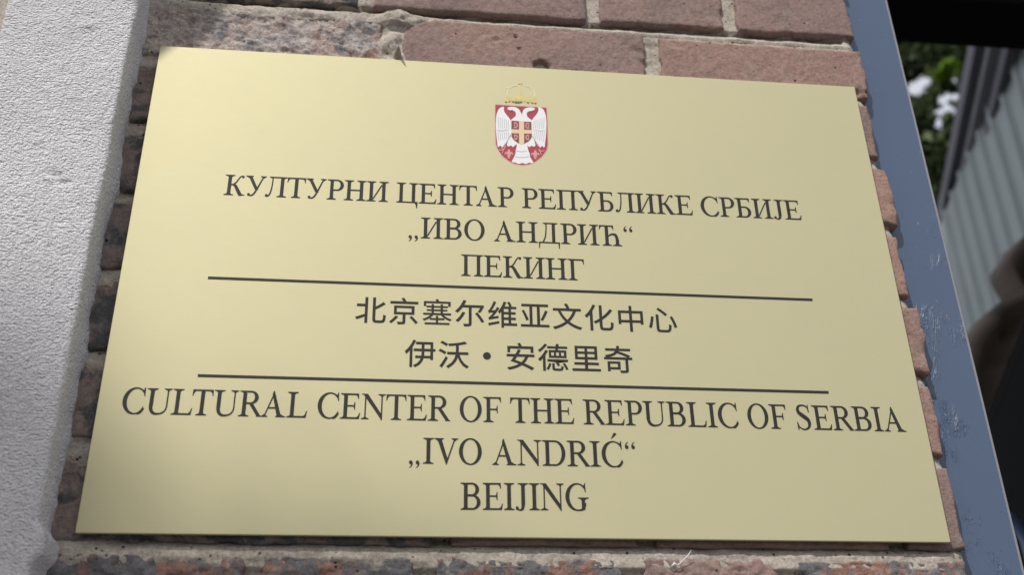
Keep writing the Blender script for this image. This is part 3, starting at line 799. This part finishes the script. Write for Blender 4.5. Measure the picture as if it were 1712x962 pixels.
crest('beak', P_([(400, 366), (440, 362), (430, 378)]) + P_([(592, 372), (632, 366), (612, 386)]) + P_([(508, 362), (524, 350), (536, 362), (522, 405)]), 'e_dark', 3)
crest('inner_shield', P_([(424, 462), (616, 472), (620, 590), (604, 640), (565, 672), (520, 692), (472, 670), (436, 636), (424, 588)]), 'e_pale', 3)
sq = P_([(424, 466), (496, 470), (496, 548), (424, 545)]) + P_([(544, 474), (612, 476), (613, 550), (544, 548)]) + P_([(424, 584), (496, 586), (496, 682), (450, 650), (428, 620)]) + P_([(544, 586), (618, 588), (612, 628), (585, 660), (544, 682)])
crest('quarter', sq, 'e_dark', 4)
def Cc(cx, cy, d, r=20):
    a0 = 50 if d > 0 else -130
    return brush([(cx + r * math.cos(math.radians(a0 + 260 * t / 8)), cy + r * 1.2 * math.sin(math.radians(a0 + 260 * t / 8)), 9) for t in range(9)], 3) + brush([(cx, cy - 12, 7), (cx + d * 8, cy, 7), (cx, cy + 12, 7)], 3)
crest('firesteel', Cc(460, 508, -1) + Cc(580, 512, 1) + Cc(462, 622, -1, 17) + Cc(578, 622, 1, 17), 'e_pink', 5)
def lily(cx, cy):
    return P_(sm([(cx, cy - 42), (cx + 15, cy - 12), (cx + 6, cy + 16), (cx - 6, cy + 16), (cx - 15, cy - 12)], 3)) + brush([(cx + 6, cy + 10, 10), (cx + 26, cy - 10, 13), (cx + 36, cy + 8, 8)], 4) + brush([(cx - 6, cy + 10, 10), (cx - 26, cy - 10, 13), (cx - 36, cy + 8, 8)], 4) + P_(rect(cx - 20, cy + 14, cx + 20, cy + 22)) + P_([(cx - 6, cy + 20), (cx + 6, cy + 20), (cx + 12, cy + 42), (cx - 12, cy + 42)])
crest('lily', lily(402, 775) + lily(648, 780), 'e_pink', 3)
crest('claw', brush([(372, 700, 8), (352, 740, 8), (340, 770, 6)], 3) + brush([(350, 735, 7), (325, 745, 7), (310, 735, 5)], 3) + brush([(352, 740, 7), (330, 720, 6)], 3), 'e_pink', 4)
crest('claw', brush([(680, 730, 8), (696, 760, 8), (704, 785, 6)], 3) + brush([(690, 745, 7), (715, 750, 7), (735, 742, 5)], 3), 'e_pink', 4)
crest('crown', P_(sm([(362, 286), (366, 250), (376, 222), (400, 232), (440, 246), (480, 226), (515, 214), (550, 228), (590, 248), (630, 236), (660, 228), (664, 262), (660, 292), (600, 284), (510, 276), (430, 278)], 4)) + brush([(510, 216, 8), (510, 150, 8), (510, 92, 8)], 3) + brush([(496, 106, 7), (524, 106, 7)], 2) , 'e_gold', 1)
crest('crown_arch', brush([(385, 222, 9), (390, 170, 10), (430, 130, 7), (480, 122, 6)], 5) + brush([(650, 228, 9), (640, 180, 10), (600, 135, 7), (545, 124, 6)], 5) + P_(ell(385, 140, 9, 9, 10)) + P_(ell(640, 222, 10, 8, 10)), 'e_arch', 1)
gm = []
for x, y, w in ((372, 284, 9), (404, 280, 7), (440, 282, 10), (466, 286, 12), (490, 288, 12), (514, 284, 11), (582, 290, 8), (625, 292, 8), (655, 294, 8), (497, 104, 5), (522, 104, 5)):
    gm += P_(ell(x, y, w, w * .8, 12))
crest('crown_gems', gm, 'e_green', 2)

# small things caught on the masonry
o = link('lint_thread', tube('lint_thread', [(0.0945, FACE - .001, -0.2175), (0.0965, FACE - .003, -0.2155), (0.0990, FACE - .002, -0.2165), (0.1035, FACE - .004, -0.2125), (0.1065, FACE - .004, -0.2098), (0.1085, FACE - .005, -0.2068)], [.0004, .0009, .0005, .0003, .0004, .0001], 6), M['thread'])
tag(o, 'tiny white wisp of lint stuck on the mortar below the plaque', 'lint')

# ------------------------------------------------------------------ beyond the post: lintel, gate leaf, clad building, tarpaulin, tree
C = Vector((-0.09597915, -0.69720319, -0.3785442))
li = link('lintel_beam', box_mesh('lintel_beam', (0.36, 0.62, 0.925), (3.4, 0.74, 1.12), 0.004), M['black'])
tag(li, 'black steel lintel beam above the opening right of the blue post', 'beam')
gd = Vector((0.357, 0.934, 0)).normalized(); gn = Vector((gd.y, -gd.x, 0))
def slab(name, p, d0, d1, z0, z1, t, mat, parent=None, n=None, dirv=None):
    dirv = dirv or gd; n = n or gn
    c = [(p + dirv * a + n * b) for a in (d0, d1) for b in (0, t)]
    V = [Vector((q.x, q.y, z)) for z in (z0, z1) for q in c]
    F = [(0, 1, 3, 2), (4, 6, 7, 5), (0, 4, 5, 1), (2, 3, 7, 6), (0, 2, 6, 4), (1, 5, 7, 3)]
    if parent: V = [v - Vector(parent.location) for v in V]
    me_ = mesh(name, V, F)
    b_m = bmesh.new(); b_m.from_mesh(me_); bmesh.ops.recalc_face_normals(b_m, faces=b_m.faces); b_m.to_mesh(me_); b_m.free()
    return link(name, me_, M[mat], parent)
# gate leaf swung inwards: its top edge runs away from the viewer
gp = Vector((0.956, 0.8, 0))
gate = empty('gate_leaf', (gp.x, gp.y, GROUND), 'black steel gate leaf standing open behind the blue post', 'gate')
slab('gate_panel', gp, -0.9, 1.5, GROUND + .05, 0.349, 0.02, 'black', gate)
slab('gate_rail', gp, -0.9, 1.5, 0.350, 0.379, 0.04, 'black', gate)

# clad building: plane along wd, eaves at z = 2.83
wd = Vector((0.262, 0.965, 0)).normalized(); wnn = Vector((wd.y, -wd.x, 0))   # wnn points away from the alley
wp = Vector((2.715, 3.0, 0))
bld = empty('clad_building', (wp.x, wp.y, GROUND), 'grey ribbed metal clad building under a steel gutter beyond the opening', 'building')
W0 = Vector(bld.location)
def sheet(s0, s1, z0, z1):
    prof_ = []; s = s0
    while s < s1 - 1e-6:
        prof_ += [(s, 0), (s + .135, 0), (s + .155, .020), (s + .182, .020), (s + .200, 0)]; s += 0.204
    prof_.append((s, 0))
    V = []
    for s_, d_ in prof_:
        q = wp + wd * s_ - wnn * d_
        V += [Vector((q.x, q.y, z0)) - W0, Vector((q.x, q.y, z1)) - W0]
    F = [(2 * i, 2 * i + 2, 2 * i + 3, 2 * i + 1) for i in range(len(prof_) - 1)]
    return mesh('metal_sheet', V, F)
for i in range(6):
    s0 = -2.0 + i * 0.816
    if i < 9: link('metal_sheet', sheet(s0, s0 + 0.816, -0.5, 2.80), M['galv'], bld)
slab('building_core', wp + wnn * .03, -2.0, 2.89, GROUND, 2.78, 2.5, 'concrete', bld)
slab('gutter', wp - wnn * .02, -2.3, 2.95, 2.79, 2.90, -0.06, 'galv_mid', bld)
slab('fascia', wp - wnn * .0, -2.3, 2.95, 2.70, 2.785, -0.035, 'galv_dark', bld)
slab('gutter_lip', wp - wnn * .082, -2.3, 2.95, 2.84, 2.93, -0.045, 'galv_dark', bld)
slab('rail', wp - wnn * .03, -2.3, 2.95, 1.38, 1.46, -0.06, 'galv_dark', bld)

# brown tarpaulin heaped under the rail
def ray(u, v, y):
    d = cf + cr * ((u - 856) / 1765.27) - cu * ((v - 481) / 1765.27)
    return C + d * ((y - C.y) / d.y)
ty = 2.0
outl = [(1.885, 1.300), (1.845, 1.262), (1.800, 1.200), (1.812, 1.130), (1.818, 1.090), (1.742, 1.060), (1.700, 1.020), (1.655, .975), (1.600, .900), (1.560, .80), (1.54, .5), (1.5, -0.4), (2.6, -.4), (2.6, 1.45), (2.1, 1.40)]
outs = sm(outl, 5)
V = []; F = []; nO = len(outs)
cxm, czm = 2.05, .6
rings = [(0.0, 0.12), (0.006, 0.0), (0.06, -0.02), (0.13, 0.02), (0.2, -0.04), (0.3, 0.0), (0.5, -0.05), (0.8, -.06)]
for sh_, dy in rings:
    for x, z in outs: V.append((x + (cxm - x) * sh_, ty + dy + 0.05 * noise.noise(Vector((x * 9 + z * 5, sh_ * 9, z * 2))), z + (czm - z) * sh_ - GROUND))
for k in range(len(rings) - 1):
    for i in range(nO):
        F.append((k * nO + i, k * nO + (i + 1) % nO, (k + 1) * nO + (i + 1) % nO, (k + 1) * nO + i))
V.append((cxm, ty - .17, czm - GROUND)); c0 = len(V) - 1
for i in range(nO): F.append(((len(rings) - 1) * nO + i, (len(rings) - 1) * nO + (i + 1) % nO, c0))
F.append(tuple(range(nO))[::-1])
tp = link('tarpaulin', mesh('tarpaulin', V, F, True), M['brown']); tp.location = (0, 0, GROUND)
tag(tp, 'dark brown rounded canvas bulk below the ribbed metal cladding', 'tarpaulin')
stand = empty('trestle', (2.0, 2.2, GROUND), 'black steel trestle carrying the brown canvas bulk', 'stand')
for dx in (-.4, .5):
    link('leg', tube('leg', [(dx, 0, 0), (dx, 0, 1.5)], .03), M['black'], stand)

hs = link('blue_hose', tube('blue_hose', [tuple(ray(u, v, 1.1)) for u, v in ((1668, 862), (1688, 866), (1702, 880), (1716, 905), (1728, 950), (1735, 1010))], .010, 12), M['blue_plastic'])
tag(hs, 'blurred blue curved hose behind the foot of the blue post', 'hose')
gw = link('far_wall', box_mesh('far_wall', (2.6, 8.6, GROUND), (9.5, 9.0, 5.3), 0.02), M['concrete'])
tag(gw, 'plain grey green rendered wall far behind the tree', 'wall')

# the tree: crown between the viewer and the sky, open in places
tree = empty('tree', (5.4, 7.4, GROUND), 'leafy green tree seen out of focus between post and gutter', 'tree')
T0 = Vector(tree.location)
link('trunk', tube('trunk', [Vector(p) - T0 for p in ((5.4, 7.4, GROUND), (5.35, 7.4, 0), (5.2, 7.35, 2.2), (5.0, 7.3, 4.0), (4.85, 7.3, 5.6), (4.8, 7.3, 7.4))], [.20, .17, .15, .12, .08, .03], 12), M['bark'], tree)
for q in (((5.1, 7.3, 3.2), (4.7, 7.2, 4.2), (4.2, 7.1, 5.0), (3.8, 7.0, 5.9)), ((5.0, 7.3, 4.2), (5.5, 7.3, 5.2), (6.2, 7.2, 6.1)), ((4.9, 7.3, 5.0), (4.6, 7.5, 6.0), (4.3, 7.6, 7.0))):
    link('limb', tube('limb', [Vector(p) - T0 for p in q], [.09, .06, .04, .02][:len(q)], 8), M['bark'], tree)
rl = random.Random(21)
gaps = [(ray(1532, 146, 7.2), .050), (ray(1541, 137, 7.2), .045), (ray(1524, 152, 7.2), .040), (ray(1547, 133, 7.2), .035),
        (ray(1586, 161, 7.2), .032), (ray(1600, 161, 7.2), .030), (ray(1573, 170, 7.2), .032), (ray(1582, 181, 7.2), .030), (ray(1592, 184, 7.2), .024),
        (ray(1603, 142, 7.2), .024), (ray(1596, 134, 7.2), .022), (ray(1568, 212, 7.2), .030), (ray(1569, 190, 7.2), .022), (ray(1551, 191, 7.2), .018), (ray(1611, 121, 7.2), .022), (ray(1571, 200, 7.2), .018)]
def crown(cnt, cx, cy, cz, rx, ry, rz, mat, size=(.05, .1)):
    V = []; F = []
    for _ in range(cnt):
        while True:
            a = Vector((rl.uniform(-1, 1), rl.uniform(-1, 1), rl.uniform(-1, 1)))
            if a.length < 1: break
        p = Vector((cx + a.x * rx, cy + a.y * ry, cz + a.z * rz))
        if noise.noise(p * 1.3) < -0.32: continue
        s = rl.uniform(*size)
        k = (7.2 - C.y) / (p.y - C.y)
        hit = C + (p - C) * k
        if any((hit - g_).length < r_ * 1.5 + s * .45 for g_, r_ in gaps): continue
        n_ = Vector((rl.gauss(0, 1), rl.gauss(0, 1), rl.gauss(0, 1) + .6)).normalized()
        t_ = n_.cross(Vector((rl.gauss(0, 1), rl.gauss(0, 1), rl.gauss(0, 1)))).normalized(); b_ = n_.cross(t_)
        k0 = len(V)
        p = p - T0
        V += [p - t_ * s, p + b_ * s * .4, p + t_ * s, p - b_ * s * .4]
        F.append((k0, k0 + 1, k0 + 2, k0 + 3))
    return V, F
V, F = crown(52000, 4.9, 7.25, 5.6, 2.3, 1.1, 2.2, 'leaf')
cr1 = link('crown', mesh('crown', V, F), M['leaf'], tree); cr1['kind'] = 'stuff'
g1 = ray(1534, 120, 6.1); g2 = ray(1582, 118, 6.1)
V, F = crown(700, g1.x, 6.1, g1.z, .11, .15, .08, 'leaf_painted_sun', (.03, .06))
V2, F2 = crown(260, g2.x, 6.1, g2.z, .10, .15, .05, 'leaf_painted_sun', (.03, .05))
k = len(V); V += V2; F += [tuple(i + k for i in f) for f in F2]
cr2 = link('sunlit_sprays', mesh('sunlit_sprays', V, F), M['leaf_painted_sun'], tree); cr2['kind'] = 'stuff'

# street tree in front of the house opposite: its crown shades the lower left of the wall
st = empty('street_tree', (-4.2, -6.6, GROUND), 'street tree standing between the wall and the opposite house', 'tree')
S0 = Vector(st.location)
cc = Vector((-0.10, 0, -2.30)) + SUN * 12.0
link('trunk', tube('trunk', [Vector((0, 0, 0)), Vector((.1, 0, 2.0)), (cc - S0) * .5 + Vector((0, 0, .4)), cc - S0 + Vector((0, 0, .3))], [.2, .16, .12, .04], 12), M['bark'], st)
V = []; F = []
for _ in range(9500):
    while True:
        a = Vector((rl.uniform(-1, 1), rl.uniform(-1, 1), rl.uniform(-1, 1)))
        if a.length < 1: break
    p = cc + a * 1.42 - S0; s = rl.uniform(.05, .10)
    n_ = Vector((rl.gauss(0, 1), rl.gauss(0, 1), rl.gauss(0, 1) + .6)).normalized()
    t_ = n_.cross(Vector((rl.gauss(0, 1), rl.gauss(0, 1), rl.gauss(0, 1)))).normalized(); b_ = n_.cross(t_)
    k0 = len(V); V += [p - t_ * s, p + b_ * s * .4, p + t_ * s, p - b_ * s * .4]; F.append((k0, k0 + 1, k0 + 2, k0 + 3))
q = link('crown', mesh('crown', V, F), M['leaf'], st); q['kind'] = 'stuff'
